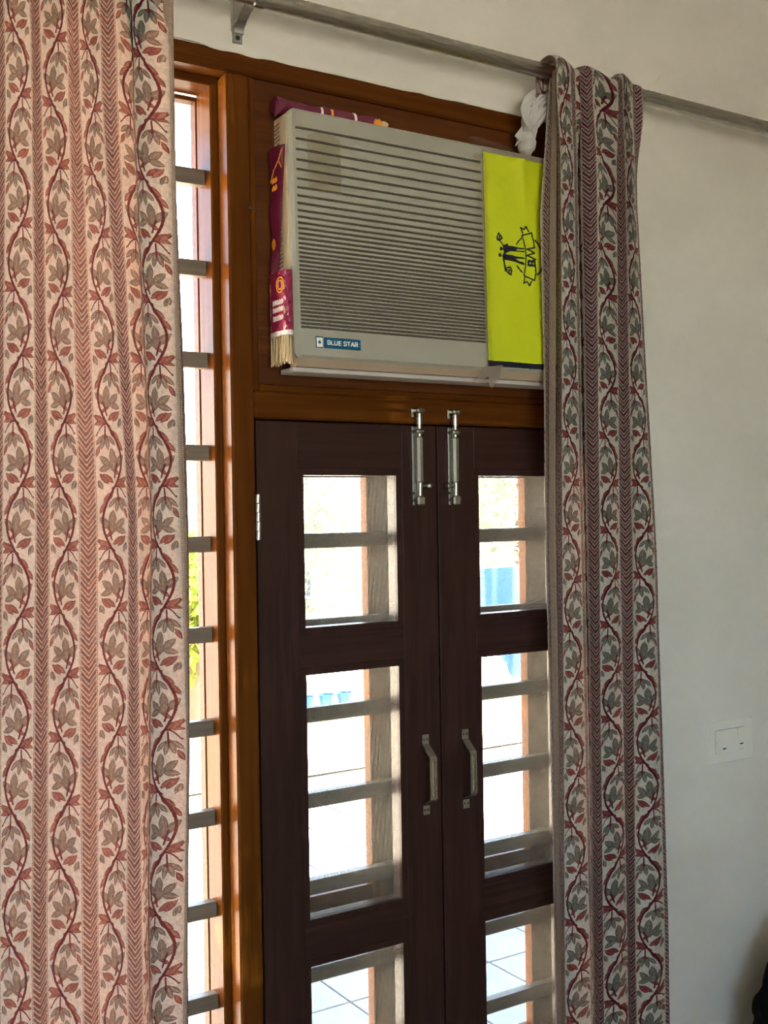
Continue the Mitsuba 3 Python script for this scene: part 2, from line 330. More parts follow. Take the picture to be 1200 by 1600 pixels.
def tower_bolt(t, xc, zt, side):
    bt = t+'__tower_bolt'
    k = numbered(bt); 
    def part(n, m, mat='chrome', **kw): add(n, m, mat, k, **kw)
    y = 0.0
    part('back_plate', box(xc-.011, xc+.011, y-.003, y-.0005, zt-.178, zt-.033, .001), 'steel')
    part('barrel', cat_([box(xc-.0068, xc+.0068, y-.0165, y-.003, zt-.138, zt-.050, .004), box(xc-.0085, xc+.0085, y-.017, y-.003, zt-.178, zt-.160, .003), box(xc-.0085, xc+.0085, y-.0175, y-.003, zt-.047, zt-.038, .003)]), 'steel')
    part('rod', tube([(xc, y-.010, zt-.160), (xc, y-.010, zt-.010)], .0050, 14), smooth=40)
    part('keeper', cat_([box(xc-.0085, xc+.0085, y-.020, y-.002, zt-.010, zt, .003), box(xc-.013, xc-.008, y-.006, y-.002, zt-.018, zt, .001), tube([(xc, y-.010, zt-.030), (xc, y-.010, zt-.018)], .0068, 14)]), 'chrome')
    kn = lathe([(0, 0), (.0026, 0), (.0026, .010), (.0050, .0125), (.0058, .0155), (.0045, .0185), (0, .0195)], 16)
    kn.apply_transform(trimesh.transformations.rotation_matrix(math.pi/2*side, (0, 1, 0))); kn.apply_translation((xc+.004*side, y-.012, zt-.142))
    part('knob', kn, smooth=40)
    for dz in (-.043, -.155, -.168):
        s = lathe([(0, .0012), (.0022, .0010), (.0028, 0), (0, 0)], 12); s.apply_transform(trimesh.transformations.rotation_matrix(math.pi/2, (1, 0, 0))); s.apply_translation((xc-.009, y-.003, zt+dz)); part('screw', s, 'dark_metal')
def pull_handle(t, xc, z1, z0):
    k = numbered(t+'__pull_handle')
    w = .0145
    path = [(xc, -.0022, z1), (xc, -.0022, z1-.0165), (xc, -.0030, z1-.0185), (xc, -.0255, z1-.0375), (xc, -.0275, z1-.0405), (xc, -.0275, z0+.0325), (xc, -.0255, z0+.0300), (xc, -.0030, z0+.0180), (xc, -.0022, z0+.0160), (xc, -.0022, z0)]
    add('strap', ribbon(path, w, .0034, (1, 0, 0)), 'steel', k)
    add('grip', box(xc-.0035, xc+.0035, -.0318, -.0288, z0+.036, z1-.044, .0014), 'chrome', k)
    for z in (z1-.009, z0+.009):
        for dx in (-.0038, .0038):
            s = lathe([(0, .0012), (.0014, .0012), (.0020, 0), (0, 0)], 10); s.apply_transform(trimesh.transformations.rotation_matrix(math.pi/2, (1, 0, 0))); s.apply_translation((xc+dx, -.0038, z)); add('screw', s, 'dark_metal', k)
def shutter(label, x0, x1, g0, g1, boltx, side, hx):
    t = thing('window_shutter', label, 'shutter', 'inner shutters with wire mesh')
    frame_leaf(t, x0, x1, g0, g1, 0.0, .0325, ZB, ZT, 'shutter_wood', .0115)
    for a, b in PANES:
        add('bead', bead_ring(g0, g1, a, b, .0117, .0022, .0320), 'shutter_wood_v', t)
        add('wire_mesh', wire_mesh(g0-.004, g1+.004, a-.004, b+.004, .0105), 'mesh_wire', t, kind='stuff', label='fine grey insect mesh')
    tower_bolt(t, boltx, 2.0365, side)
    pull_handle(t, hx[0], hx[1], hx[2])
    return t
s1 = shutter('left dark brown shutter with three mesh panes, hinged beside the bright side light', .8275, 1.1947, .9165, 1.1062, 1.1505, 1, (1.158, 1.4402, 1.2934))
s2 = shutter('right dark brown shutter with three mesh panes, partly behind the patterned curtain', 1.1977, 1.5650, 1.2930, 1.4805, 1.2310, -1, (1.248, 1.4391, 1.2911))
def hinge(t, x, zc):
    k = numbered(t+'__hinge')
    for i in range(5):
        z0 = zc+.0385-(i+1)*.0154
        add('knuckle', tube([(x, -.0035, z0+.0006), (x, -.0035, z0+.0148)], .0052 if i != 3 else .0058, 14), 'chrome', k, smooth=40)
    for s in (-1, 1): add('leaf', box(x+s*.0022 if s > 0 else x-.0030, x+.0030 if s > 0 else x-.0022, -.002, .028, zc-.038, zc+.038), 'steel', k)
hinge(s1, .8268, 1.8430); hinge(s1, .8268, .83)
hinge(s2, 1.5660, 1.8430); hinge(s2, 1.5660, .83)
# outer glazed shutters behind the bars
def outer(label, x0, x1, g0, g1):
    t = thing('glazed_shutter', label, 'shutter', 'outer glazed shutters')
    frame_leaf(t, x0, x1, g0, g1, .100, .124, ZB, ZT, 'frame_wood', .0)
    for a, b in PANES:
        add('glass', box(g0-.001, g1+.001, .1115, .1116, a-.001, b+.001), 'pane_glass', t, label='clear glass pane')
outer('left outer glazed shutter, behind the wooden bars', .8275, 1.1947, .9165, 1.1035)
outer('right outer glazed shutter, behind the wooden bars', 1.1977, 1.5650, 1.2930, 1.4865)

# ------------------------------------------------------------------ air conditioner (local: X right, Z up from the face's lower edge, Y from the face into the wall)
AC = thing('air_conditioner', 'beige window air conditioner with a slotted front, set in the panel above the shutters', 'air conditioner')
AX, AZ, AY, TAN = .870, 2.105, -.0672, .0275
def acx(m):
    m = m.copy(); v = np.array(m.vertices)
    m.vertices = np.column_stack([v[:, 0]+AX, v[:, 1]*1.0+TAN*v[:, 2]+AY, v[:, 2]-TAN*v[:, 1]*0.5+AZ]); return m
AW, AH = .595, .4165
SL = [2.4887, 2.47, 2.4522, 2.4349, 2.4188, 2.4032, 2.3885, 2.3747, 2.3622, 2.3502, 2.3395, 2.3295, 2.3203, 2.3119, 2.3035, 2.2954, 2.2874, 2.2799, 2.2728, 2.2656, 2.2585, 2.2516, 2.2448, 2.2384, 2.232, 2.2259, 2.2195, 2.2133, 2.2068, 2.2004, 2.1942, 2.1879, 2.1817, 2.1754, 2.1689, 2.1626, 2.1564]
SL = [z-AZ for z in SL]; SH = .00205
gx0, gx1 = .0105, .3955
zt, zb = SL[0]+SH, SL[-1]-SH
def rr(x0, x1, z0, z1, r): return Polygon([(x0+r, z0+r), (x1-r, z0+r), (x1-r, z1-r), (x0+r, z1-r)]).buffer(r, 6)
outer_p = rr(0.0, AW, 0.0, AH, .012)
face_p = outer_p.difference(Polygon([(gx0, zb), (gx1, zb), (gx1, zt), (gx0, zt)]))
def layered(poly, y0, y1, ch):   # extruded face with a chamfered rim: y0 front
    m1 = xz(extrude(poly.buffer(-ch), ch), 0); 
    return m1
# front shell: chamfered slab made as hull, minus the grille opening
def slab(poly, y0, y1, ch):
    a = np.array(poly.buffer(-ch).exterior.coords)[:-1]; b = np.array(poly.exterior.coords)[:-1]
    P = [(x, y0, z) for x, z in a] + [(x, y0+ch, z) for x, z in b] + [(x, y1, z) for x, z in b]
    return trimesh.Trimesh(P, process=False).convex_hull
def manifold(m): return m3.Manifold(m3.Mesh(np.asarray(m.vertices, np.float32), np.asarray(m.faces, np.uint32)))
def tri(m):
    k = m.to_mesh(); return trimesh.Trimesh(k.vert_properties[:, :3], k.tri_verts, process=False)
body = manifold(slab(outer_p, 0.0, .0130, .005))
hole = manifold(box(gx0, gx1, -.01, .012, zb, zt))
add('front_shell', acx(tri(body-hole)), 'ac_plastic', AC, smooth=30)
add('lit_side_band', acx(slab(rr(.0006, AW-.0006, .0006, AH-.0006, .0115), .0118, .034, .0002)), 'ac_side_lit', AC, label='cream side of the housing, brightened in colour for the warm outdoor light')
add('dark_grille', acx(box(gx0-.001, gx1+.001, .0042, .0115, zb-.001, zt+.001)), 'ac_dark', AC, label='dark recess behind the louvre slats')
for i in range(len(SL)-1):
    add('slat', acx(box(gx0-.0005, gx1+.0005, .0004, .0044, SL[i+1]+SH, SL[i]-SH, .0005)), 'ac_plastic', AC)
# side casing with vent slots, lower lip and base strip
sv = [box(.0015, .012, .0345, .0685, .004, AH-.004)]
add('casing', acx(box(.0020, AW-.002, .0335, .36, .002, AH-.003, .003)), 'ac_side_lit', AC)
for i in range(56):
    z = .018+i*.0069
    add('side_vent', acx(ribbon([(.0012, .062, z), (.0012, .040, z+.0030)], .0018, .0022, (0, 0, 1))), 'vent_brown', AC) if i % 1 == 0 else None
add('lower_lip', acx(trimesh.Trimesh([(x, y, z) for x in (.006, AW-.006) for y, z in ((.004, .0005), (.0335, .0005), (.0335, -.0125), (.012, -.0125))], process=False).convex_hull), 'ac_lip', AC)
add('base_strip', acx(box(.004, AW-.004, .020, .066, -.0205, -.0128, .001)), 'ac_base', AC)
# badge
bd = AC+'__badge'; bd = numbered(bd)
add('plate', acx(box(.0525, .1240, -.0010, .0002, .0185, .0368, .0003)), 'badge_blue', bd, label='blue badge strip')
add('star_plate', acx(box(.0372, .0505, -.0010, .0002, .0185, .0376, .0003)), 'badge_blue', bd)
add('star_field', acx(box(.0384, .0494, -.0016, -.0009, .0198, .0352)), 'badge_white', bd)
star = Polygon([((.0044 if i % 2 == 0 else .0018)*math.sin(i*math.pi/5), (.0044 if i % 2 == 0 else .0018)*math.cos(i*math.pi/5)) for i in range(10)])
sm = xz(extrude(star, .0006), 0); sm.apply_translation((.0439, -.0015, .0277)); add('star', acx(sm), 'badge_blue', bd)
tx = meshkit.text_mesh('BLUE STAR', .0074, .0006, bold=True); tw = tx.bounds[1][0]-tx.bounds[0][0]
tx.apply_translation((-tx.bounds[0][0], 0, 0)); tx.apply_scale((.0600/tw, 1, 1)) if False else tx.apply_transform(np.diag([.0600/tw, 1, 1, 1]))
tx = xz(tx, 0); tx.apply_translation((.0585, -.0009, .0243)); add('lettering', acx(tx), 'badge_white', bd, label='white lettering BLUE STAR')
# rounded clear sticker over the first slots
stk = rr(.0325, .0955, .2815, .3745, .001).union(rr(.0325, .0955, .33, .3795, .018))
sk = xz(trimesh.creation.extrude_polygon(stk, .00005, engine='earcut'), 0); sk.apply_translation((0, -.0006, 0))
add('clear_sticker', acx(sk), 'label_film', AC, label='clear rounded sticker on the slots')

rim = xz(extrude(stk.difference(stk.buffer(-.0007)), .0004), 0); rim.apply_translation((0, -.0006, 0)); add('sticker_rim', acx(rim), 'film_rim', AC)
# ------------------------------------------------------------------ lime bag taped to the unit
LB = thing('paper_bag', 'lime green bag with a black emblem, taped flat onto the air conditioner front', 'bag')
def bagy(x, z):
    return -.0022-.0016*np.sin(x*60+z*9)*np.clip((x-.4)/.1, 0, 1)-.003*np.exp(-((x-.49)/.012)**2)*np.clip((z-.28)/.1, 0, 1)
def sheet(x0, x1, z0, z1, nx, nz, off=0.0, skew=0.0):
    gx, gz = np.meshgrid(np.linspace(0, 1, nx), np.linspace(z0, z1, nz), indexing='ij')
    X = x0+(x1-x0)*gx + skew*(gz-z0)/(z1-z0)
    Y = bagy(X, gz)-off
    v = np.stack([X, Y, gz], -1).reshape(-1, 3); f = grid_faces(nx, nz)
    n = len(v); v2 = v.copy(); v2[:, 1] += .0006
    return trimesh.Trimesh(np.vstack([v, v2]), np.vstack([f, f[:, ::-1]+n]), process=False)
add('front', acx(sheet(.3960, .570, .0178, .4035, 60, 90, skew=.0030)), 'lime_paper', LB, smooth=False)
add('bottom_band', acx(sheet(.3958, .570, .0078, .0178, 40, 4, off=.0001)), 'print_black', LB, label='black strip along the lower edge')
LOGO = [('s', 0.00239, [(np.float64(0.49551), np.float64(0.23344)), (np.float64(0.51384), np.float64(0.23796)), (np.float64(0.51093), np.float64(0.25206)), (np.float64(0.50716), np.float64(0.26514)), (np.float64(0.48496), np.float64(0.25831)), (np.float64(0.48907), np.float64(0.24589)), (np.float64(0.49206), np.float64(0.23442)), (np.float64(0.49299), np.float64(0.22088)), (np.float64(0.49185), np.float64(0.20259)), (np.float64(0.4875), np.float64(0.18264)), (np.float64(0.51111), np.float64(0.1754)), (np.float64(0.5147), np.float64(0.19036)), (np.float64(0.51424), np.float64(0.20127))]), ('s', 0.00239, [(np.float64(0.4869), np.float64(0.2629)), (np.float64(0.48211), np.float64(0.27276)), (np.float64(0.49008), np.float64(0.26946)), (np.float64(0.49444), np.float64(0.27608)), (np.float64(0.50045), np.float64(0.26679))]), ('s', 0.00239, [(np.float64(0.48973), np.float64(0.18059)), (np.float64(0.48631), np.float64(0.16847)), (np.float64(0.4946), np.float64(0.17198)), (np.float64(0.49951), np.float64(0.16427)), (np.float64(0.5046), np.float64(0.17386))]), ('s', 0.00275, [(np.float64(0.51503), np.float64(0.25162)), (np.float64(0.52304), np.float64(0.24614)), (np.float64(0.52968), np.float64(0.23589)), (np.float64(0.53325), np.float64(0.22251)), (np.float64(0.53336), np.float64(0.2115)), (np.float64(0.52925), np.float64(0.19915)), (np.float64(0.52422), np.float64(0.19223)), (np.float64(0.51811), np.float64(0.1875))]), ('s', 0.00239, [(np.float64(0.47149), np.float64(0.24025)), (np.float64(0.47635), np.float64(0.24624)), (np.float64(0.48356), np.float64(0.25251))]), ('s', 0.00239, [(np.float64(0.47205), np.float64(0.19963)), (np.float64(0.47755), np.float64(0.19341)), (np.float64(0.48426), np.float64(0.18821))]), ('s', 0.00257, [(np.float64(0.51581), np.float64(0.2156)), (np.float64(0.49499), np.float64(0.22156)), (np.float64(0.51339), np.float64(0.22767)), (np.float64(0.49551), np.float64(0.23344)), (np.float64(0.51383), np.float64(0.23777))]), ('p', 0, [(np.float64(0.49633), np.float64(0.21215)), (np.float64(0.50049), np.float64(0.21396)), (np.float64(0.50453), np.float64(0.21257)), (np.float64(0.50874), np.float64(0.2153)), (np.float64(0.51397), np.float64(0.21403)), (np.float64(0.51542), np.float64(0.20139)), (np.float64(0.49586), np.float64(0.20119))]), ('c', 0.00349, [(np.float64(0.43447), np.float64(0.22751))]), ('c', 0.00349, [(np.float64(0.43115), np.float64(0.2155))]), ('p', 0, [(np.float64(0.4393), np.float64(0.23477)), (np.float64(0.45084), np.float64(0.23924)), (np.float64(0.45181), np.float64(0.2353)), (np.float64(0.46097), np.float64(0.23589)), (np.float64(0.47241), np.float64(0.23493)), (np.float64(0.48974), np.float64(0.23461)), (np.float64(0.48964), np.float64(0.23215)), (np.float64(0.47457), np.float64(0.23155)), (np.float64(0.46991), np.float64(0.2303)), (np.float64(0.47214), np.float64(0.22856)), (np.float64(0.48953), np.float64(0.22977)), (np.float64(0.48825), np.float64(0.22691)), (np.float64(0.46976), np.float64(0.22667)), (np.float64(0.45597), np.float64(0.22568)), (np.float64(0.44551), np.float64(0.22066)), (np.float64(0.44097), np.float64(0.22061)), (np.float64(0.43851), np.float64(0.2293))]), ('p', 0, [(np.float64(0.4362), np.float64(0.21471)), (np.float64(0.44044), np.float64(0.22145)), (np.float64(0.44656), np.float64(0.21853)), (np.float64(0.46022), np.float64(0.21822)), (np.float64(0.47165), np.float64(0.21721)), (np.float64(0.48898), np.float64(0.217)), (np.float64(0.48943), np.float64(0.21396)), (np.float64(0.47497), np.float64(0.21395)), (np.float64(0.46801), np.float64(0.21257)), (np.float64(0.47364), np.float64(0.20974)), (np.float64(0.48856), np.float64(0.20724)), (np.float64(0.48893), np.float64(0.20229)), (np.float64(0.4689), np.float64(0.20652)), (np.float64(0.45978), np.float64(0.20781)), (np.float64(0.4461), np.float64(0.2077)), (np.float64(0.43926), np.float64(0.20698))]), ('s', 0.0022, [(np.float64(0.43979), np.float64(0.23304)), (np.float64(0.43608), np.float64(0.23889)), (np.float64(0.42947), np.float64(0.2426))]), ('s', 0.0033, [(np.float64(0.43881), np.float64(0.20962)), (np.float64(0.4412), np.float64(0.19911)), (np.float64(0.44298), np.float64(0.18764))]), ('s', 0.00239, [(np.float64(0.42949), np.float64(0.25648)), (np.float64(0.43816), np.float64(0.2481)), (np.float64(0.43232), np.float64(0.24338)), (np.float64(0.4261), np.float64(0.24266)), (np.float64(0.42461), np.float64(0.2474)), (np.float64(0.42949), np.float64(0.25648))]), ('s', 0.00239, [(np.float64(0.44549), np.float64(0.19328)), (np.float64(0.45561), np.float64(0.19567)), (np.float64(0.45846), np.float64(0.19011)), (np.float64(0.45612), np.float64(0.18087)), (np.float64(0.4496), np.float64(0.18292)), (np.float64(0.44471), np.float64(0.18826)), (np.float64(0.44549), np.float64(0.19328))]), ('s', 0.00129, [(np.float64(0.42679), np.float64(0.24587)), (np.float64(0.43544), np.float64(0.25046))]), ('s', 0.00129, [(np.float64(0.42837), np.float64(0.24337)), (np.float64(0.43532), np.float64(0.24776))]), ('s', 0.00129, [(np.float64(0.42996), np.float64(0.25429)), (np.float64(0.43064), np.float64(0.24363))]), ('s', 0.00129, [(np.float64(0.43328), np.float64(0.2529)), (np.float64(0.42781), np.float64(0.2433))]), ('s', 0.00147, [(np.float64(0.44538), np.float64(0.19057)), (np.float64(0.45781), np.float64(0.18824))]), ('s', 0.00147, [(np.float64(0.44853), np.float64(0.18461)), (np.float64(0.45739), np.float64(0.1918))]), ('s', 0.00147, [(np.float64(0.45238), np.float64(0.19489)), (np.float64(0.45074), np.float64(0.18303))]), ('s', 0.00147, [(np.float64(0.44747), np.float64(0.1863)), (np.float64(0.45647), np.float64(0.18361))])]
def stroke(pts, w): return LineString(pts).buffer(w/2, 4)
logo = []
for kind, w, pts in LOGO:
    if kind == 's': logo.append(stroke(pts, w))
    elif kind == 'p': logo.append(Polygon(pts).buffer(0))
    elif kind == 'c': logo.append(Point(pts[0]).buffer(w))
lg = unary_union(logo)
for hx_, hz_, hr in [(np.float64(0.50196), np.float64(0.20729), 0.00239), (np.float64(0.50956), np.float64(0.20717), 0.0022)]: lg = lg.difference(Point(hx_, hz_).buffer(hr))
lm = xz(extrude(lg.simplify(.00008), .0004), 0)
lm = lm.subdivide_to_size(.006) if len(lm.faces) < 4000 else lm
v = np.array(lm.vertices); v[:, 1] = v[:, 1]-.0004+bagy(v[:, 0], v[:, 2]); lm.vertices = v
add('emblem', acx(lm), 'print_black', LB, label='black emblem with two figures and a banner reading BM')

# clear tape and film
def film(pts, off, seed, amp=.0015):
    P_ = Polygon(pts); m = trimesh.creation.extrude_polygon(P_, .0002, engine='earcut'); m = m.subdivide_to_size(.012)
    m = xz(m, 0); v = np.array(m.vertices); n = meshkit.noise(np.stack([v[:, 0]*60, v[:, 2]*40, v[:, 0]*0+seed], -1))
    v[:, 1] += off-amp*n; m.vertices = v; return acx(m)
tape_lab = ('strip of clear tape running down the left edge of the lime bag', 'crumpled clear tape hanging below the lime bag', 'clear tape across the top corner of the unit above the lime bag')
def tape(pts, off, seed, label, amp=.0015, mat='clear_film'): add('clear_tape', film(pts, off, seed, amp), mat, None, label=label, cat='tape')
tape([(.378, .400), (.404, .400), (.404, .000), (.388, .000)], -.0042, 1, tape_lab[0])
tape([(.384, .004), (.425, .010), (.416, -.012), (.398, -.034), (.392, -.030), (.392, -.012), (.366, -.026), (.363, -.022)], -.005, 4, tape_lab[1], .004, 'crumpled_tape')
tape([(.366, .430), (.384, .4285), (.53, .412), (.53, .398), (.40, .404), (.378, .418)], -.0035, 7, tape_lab[2], .002)

# ------------------------------------------------------------------ maroon wrapped bundles wedged round the unit
def bundle_side():
    t = thing('wrapped_bundle', 'narrow maroon printed packet wedged upright beside the upper left edge of the air conditioner', 'packet')
    n = 26; zs = np.linspace(2.238, 2.462, n)
    V = []
    for i, z in enumerate(zs):
        s = i/(n-1); d = .012+.030*s**1.1; th = .0095+.002*math.sin(i*.6)
        ring = [(.8690, -.001), (.8690-th*.7, -.0012), (.8690-th, -.004), (.8690-th*.85, -d*.55), (.8690-th*.35, -d), (.8690, -d*.96)]
        V += [(x, y, z) for x, y in ring]
    V = np.array(V); k = 6; F = []
    for i in range(n-1):
        for j in range(k):
            a, b = i*k+j, i*k+(j+1) % k; F += [[a, b, b+k], [a, b+k, a+k]]
    F += [[0, j+1, j] for j in range(1, k-1)] + [[(n-1)*k, (n-1)*k+j, (n-1)*k+j+1] for j in range(1, k-1)]
    m = trimesh.Trimesh(V, F, process=False); m.fix_normals(); add('wrapper', m, 'maroon_paper', t, smooth=35)
    def outline(z, dy): return .8690-.0101
    pr = []
    for zc, w in ((2.406, .009), (2.393, .010)):
        for j in range(4):
            y = -.010-.0045*j; pr.append(tube([(.8600, y, zc-.004), (.8598, y-.001, zc+.003+.002*(j % 2)), (.8602, y-.003, zc-.002)], .0009, 6))
    add('gold_print', cat_(pr), 'gold_print', t, label='small gold lettering, too small to read')
    add('gold_line', cat_([tube([(.8640, -.0385, 2.455), (.8612, -.031, 2.437), (.8592, -.018, 2.424), (.8588, -.006, 2.405)], .0008, 6), tube([(.8612, -.031, 2.437), (.8640, -.036, 2.425)], .0008, 6)]), 'gold_print', t)
    e = trimesh.creation.icosphere(2, .0085); e.apply_transform(np.diag([.12, .8, 1.2, 1])); e.apply_translation((.8596, -.012, 2.300)); add('gold_emblem', e, 'gold_print', t, smooth=True)
bundle_side()
def bundle_low():
    t = thing('wrapped_bundle', 'crimson banded bundle of straw beside the lower left corner of the air conditioner', 'packet')
    st = []
    for i in range(70):
        y = -.003-.056*rng.random(); x = .8555+.013*rng.random(); z0 = 2.094+.010*rng.random()-.0*y; z1 = 2.250+.006*rng.random()
        st.append(tube([(x+rng.uniform(-.004, .002), y+rng.uniform(-.006, .003), z0), (x, y, 2.14), (x, y*.98, z1-.004)], .0011, 5))
    add('straw', cat_(st), 'straw', t, kind='stuff')
    def sleeve(z0, z1, g, n=28):
        V = []
        per = 22
        for i in range(n):
            z = z0+(z1-z0)*i/(n-1)
            for j in range(per):
                a = 2*math.pi*j/per; x = .8625+(.0095+g)*math.copysign(abs(math.cos(a))**.6, math.cos(a)); y = -.031+(.0305+g)*math.copysign(abs(math.sin(a))**.6, math.sin(a))
                w = .0012*math.sin(j*2.3+z*300)+.0010*math.sin(j*5.1-z*170)
                V.append((min(x+w, .8715), min(y+w, -.0005), z))
        F = []
        for i in range(n-1):
            for j in range(per):
                a, b = i*per+j, i*per+(j+1) % per; F += [[a, b, b+per], [a, b+per, a+per]]
        return trimesh.Trimesh(V, F, process=False)
    add('label_band', sleeve(2.1500, 2.2500, 0), 'crimson_paper', t, smooth=40, label='crimson band with white and orange print')
    add('white_band', sleeve(2.1425, 2.1505, .0003, 4), 'white_print', t, smooth=40)
    pr = []
    for r_, dz in ((2.198, 0), (2.186, 1), (2.172, 2)):
        for j in range(5):
            y = -.022-.0075*j
            pr.append(tube([(.8522, y, r_-.004), (.8518, y-.0015, r_+.004), (.8520, y-.0035, r_-.003), (.8522, y-.005, r_+.003)], .0011, 6))
    add('white_print', cat_(pr), 'white_print', t, label='white script, too crumpled to read')
    a = np.linspace(0, 2*np.pi, 24)
    for r in (.0125, .0075): add('orange_ring', tube(np.stack([a*0+.8521, -.047+r*np.cos(a), 2.226+r*np.sin(a)], -1), .0011, 6), 'gold_print', t)
bundle_low()
def bundle_top():
    t = thing('wrapped_bundle', 'maroon rolled packet with a straw end lying on top of the air conditioner', 'packet')
    xs = np.linspace(.862, 1.064, 40); zc = 2.5325+.0015*np.sin(xs*60)
    add('wrapper', tube(np.stack([xs, xs*0-.018, zc], -1), .0135+.0012*np.sin(xs*140), 14), 'maroon_paper', t, smooth=40)
    fl = trimesh.Trimesh([(.856, -.030, 2.508), (.862, -.026, 2.541), (.882, -.034, 2.538), (.868, -.040, 2.523), (.856, -.027, 2.508), (.862, -.023, 2.541), (.882, -.030, 2.538), (.868, -.036, 2.523)], process=False).convex_hull
    add('folded_flap', fl, 'maroon_paper', t)
    for x, mat in ((.945, 'white_print'), (.965, 'gold_print'), (1.012, 'white_print')):
        add('print_band', tube([(x, -.0180, 2.5307), (x+.004, -.0182, 2.5307)], .0154, 14), mat, t, smooth=40)
    add('orange_band', tube([(1.050, -.018, 2.5305), (1.066, -.018, 2.5305)], .0148, 14), 'gold_print', t, smooth=40)
    add('straw', cat_([tube([(1.062, -.018+dy, 2.5305+dz), (1.081+.004*rng.random(), -.018+dy*1.1, 2.5305+dz*1.1)], .0014, 5) for dy, dz in [(.0105*math.sqrt(rng.random())*math.cos(a_), .0105*math.sqrt(rng.random())*math.sin(a_)) for a_ in rng.uniform(0, 6.28, 60)]]), 'straw', t, kind='stuff')
bundle_top()

# ------------------------------------------------------------------ white plastic bag
def crumple(m, amp, f, seed):
    v = np.array(m.vertices); n = m.vertex_normals
    r = 1-2*np.abs(meshkit.fbm(v*f+seed, 3)-.5)*2
    m.vertices = v+n*(amp*(r-.3))[:, None]; return m
def blob(c, s, seed, amp=.006, f=55, rot=0.0):
    m = trimesh.creation.icosphere(4, 1.0); m.apply_transform(np.diag([*s, 1])); m.apply_transform(trimesh.transformations.rotation_matrix(rot, (0, 1, 0))); m.apply_translation(c); return crumple(m, amp, f, seed)
PB = thing('plastic_bag', 'crumpled white plastic bag knotted at the corner between the air conditioner and the patterned curtain', 'bag')
pbm = manifold(blob((1.392, -.036, 2.553), (.0155, .019, .030), 1.0, amp=.0035, f=70)) + manifold(blob((1.389, -.046, 2.585), (.011, .012, .020), 3.0, amp=.004, f=90))
add('body', tri(pbm), 'poly_white', PB, smooth=50)
def plastic_ribbon(pts, w, seed, n=40, nw=12):
    from scipy.interpolate import CubicSpline
    pts = np.array(pts, float); t = np.linspace(0, 1, len(pts)); c = CubicSpline(t, pts)(np.linspace(0, 1, n))-np.array([.012, 0, 0])
    w = np.interp(np.linspace(0, 1, n), np.linspace(0, 1, len(w)), w)
    d = np.gradient(c, axis=0); d /= np.linalg.norm(d, axis=1, keepdims=True)
    a = np.cross(d, [0, -1, 0.25]); a /= np.linalg.norm(a, axis=1, keepdims=True); b = np.cross(a, d)
    q = np.linspace(-1, 1, nw)
    V = c[:, None]+a[:, None]*(w[:, None]*q)[..., None]
    off = .35*w[:, None]*np.cos(q*1.5)[None]+.004*(meshkit.fbm(V*70+seed, 3)-.5)+.0022*np.sin(q*9+seed)[None]
    V = V+b[:, None]*off[..., None]*np.sign(-b[:, None, 1:2]+1e-9)
    return trimesh.Trimesh(V.reshape(-1, 3), grid_faces(n, nw), process=False)
for i_, (pts, w) in enumerate((
        ([(1.436, -.058, 2.650), (1.418, -.056, 2.643), (1.398, -.052, 2.628), (1.384, -.046, 2.606)], (.004, .009, .009, .004)),
        ([(1.440, -.060, 2.640), (1.424, -.064, 2.630), (1.406, -.062, 2.612), (1.394, -.054, 2.590)], (.004, .010, .009, .005)),
        ([(1.444, -.058, 2.628), (1.430, -.064, 2.612), (1.416, -.062, 2.592), (1.404, -.052, 2.566)], (.005, .010, .010, .006)),
        ([(1.392, -.056, 2.578), (1.382, -.062, 2.600), (1.388, -.068, 2.618), (1.399, -.066, 2.606), (1.396, -.058, 2.580)], (.006, .012, .013, .010, .006)),
        ([(1.412, -.056, 2.590), (1.408, -.056, 2.570), (1.408, -.050, 2.552)], (.005, .007, .004)))):
    add('fold', plastic_ribbon(pts, w, 3.1*i_), 'poly_white', PB, smooth=True)
def flap(pts, seed):
    P_ = np.array(pts); m = trimesh.Trimesh(P_, [[0, 1, 2], [0, 2, 3]], process=False)
    for _ in range(4): m = m.subdivide()
    v = np.array(m.vertices); v[:, 1] -= .008*meshkit.fbm(v*60+seed, 3); m.vertices = v; return m
add('knot_end', flap([(1.392, -.045, 2.580), (1.384, -.04, 2.590), (1.3655, -.028, 2.560), (1.376, -.034, 2.549)], 1), 'poly_white', PB, smooth=True)
add('knot_end', flap([(1.389, -.042, 2.572), (1.386, -.044, 2.566), (1.366, -.028, 2.540), (1.368, -.03, 2.546)], 4), 'poly_white', PB, smooth=True)

# ------------------------------------------------------------------ curtain rod and bracket
RY, RZ = -.078, 2.676
rod = add('curtain_rod', tube([(x, RY, RZ) for x in np.linspace(.02, 3.1, 30)], .0138, 28), 'rod_steel', None, smooth=40, label='long steel curtain rod running above the window', cat='curtain rod')
def bracket(x, label):
    t = thing('rod_bracket', label, 'bracket', 'curtain rod brackets')
    add('wall_plate', box(x-.0105, x+.0100, -.0045, 0, 2.6275, 2.728, .002), 'steel', t)
    ys = np.linspace(0, 1, 14)
    tt = ys*np.pi/2; path = np.stack([x+.001+0*ys, -.006-.066*(1-np.cos(tt)), 2.645+.031*np.sin(tt)], -1)
    add('arm', ribbon(path, .0175, .004, (1, 0, 0)), 'steel', t, smooth=30)
    add('ring', tube([(x-.006, RY, RZ), (x+.011, RY, RZ)], .0165, 24), 'chrome', t, smooth=40)
    for z in (2.6385, 2.715):
        s = lathe([(0, .003), (.003, .0028), (.0045, 0), (0, 0)], 14); s.apply_transform(trimesh.transformations.rotation_matrix(math.pi/2, (1, 0, 0))); s.apply_translation((x, -.0040, z)); add('screw', s, 'dark_metal', t)
bracket(.8030, 'steel curtain rod bracket screwed to the wall above the window post')

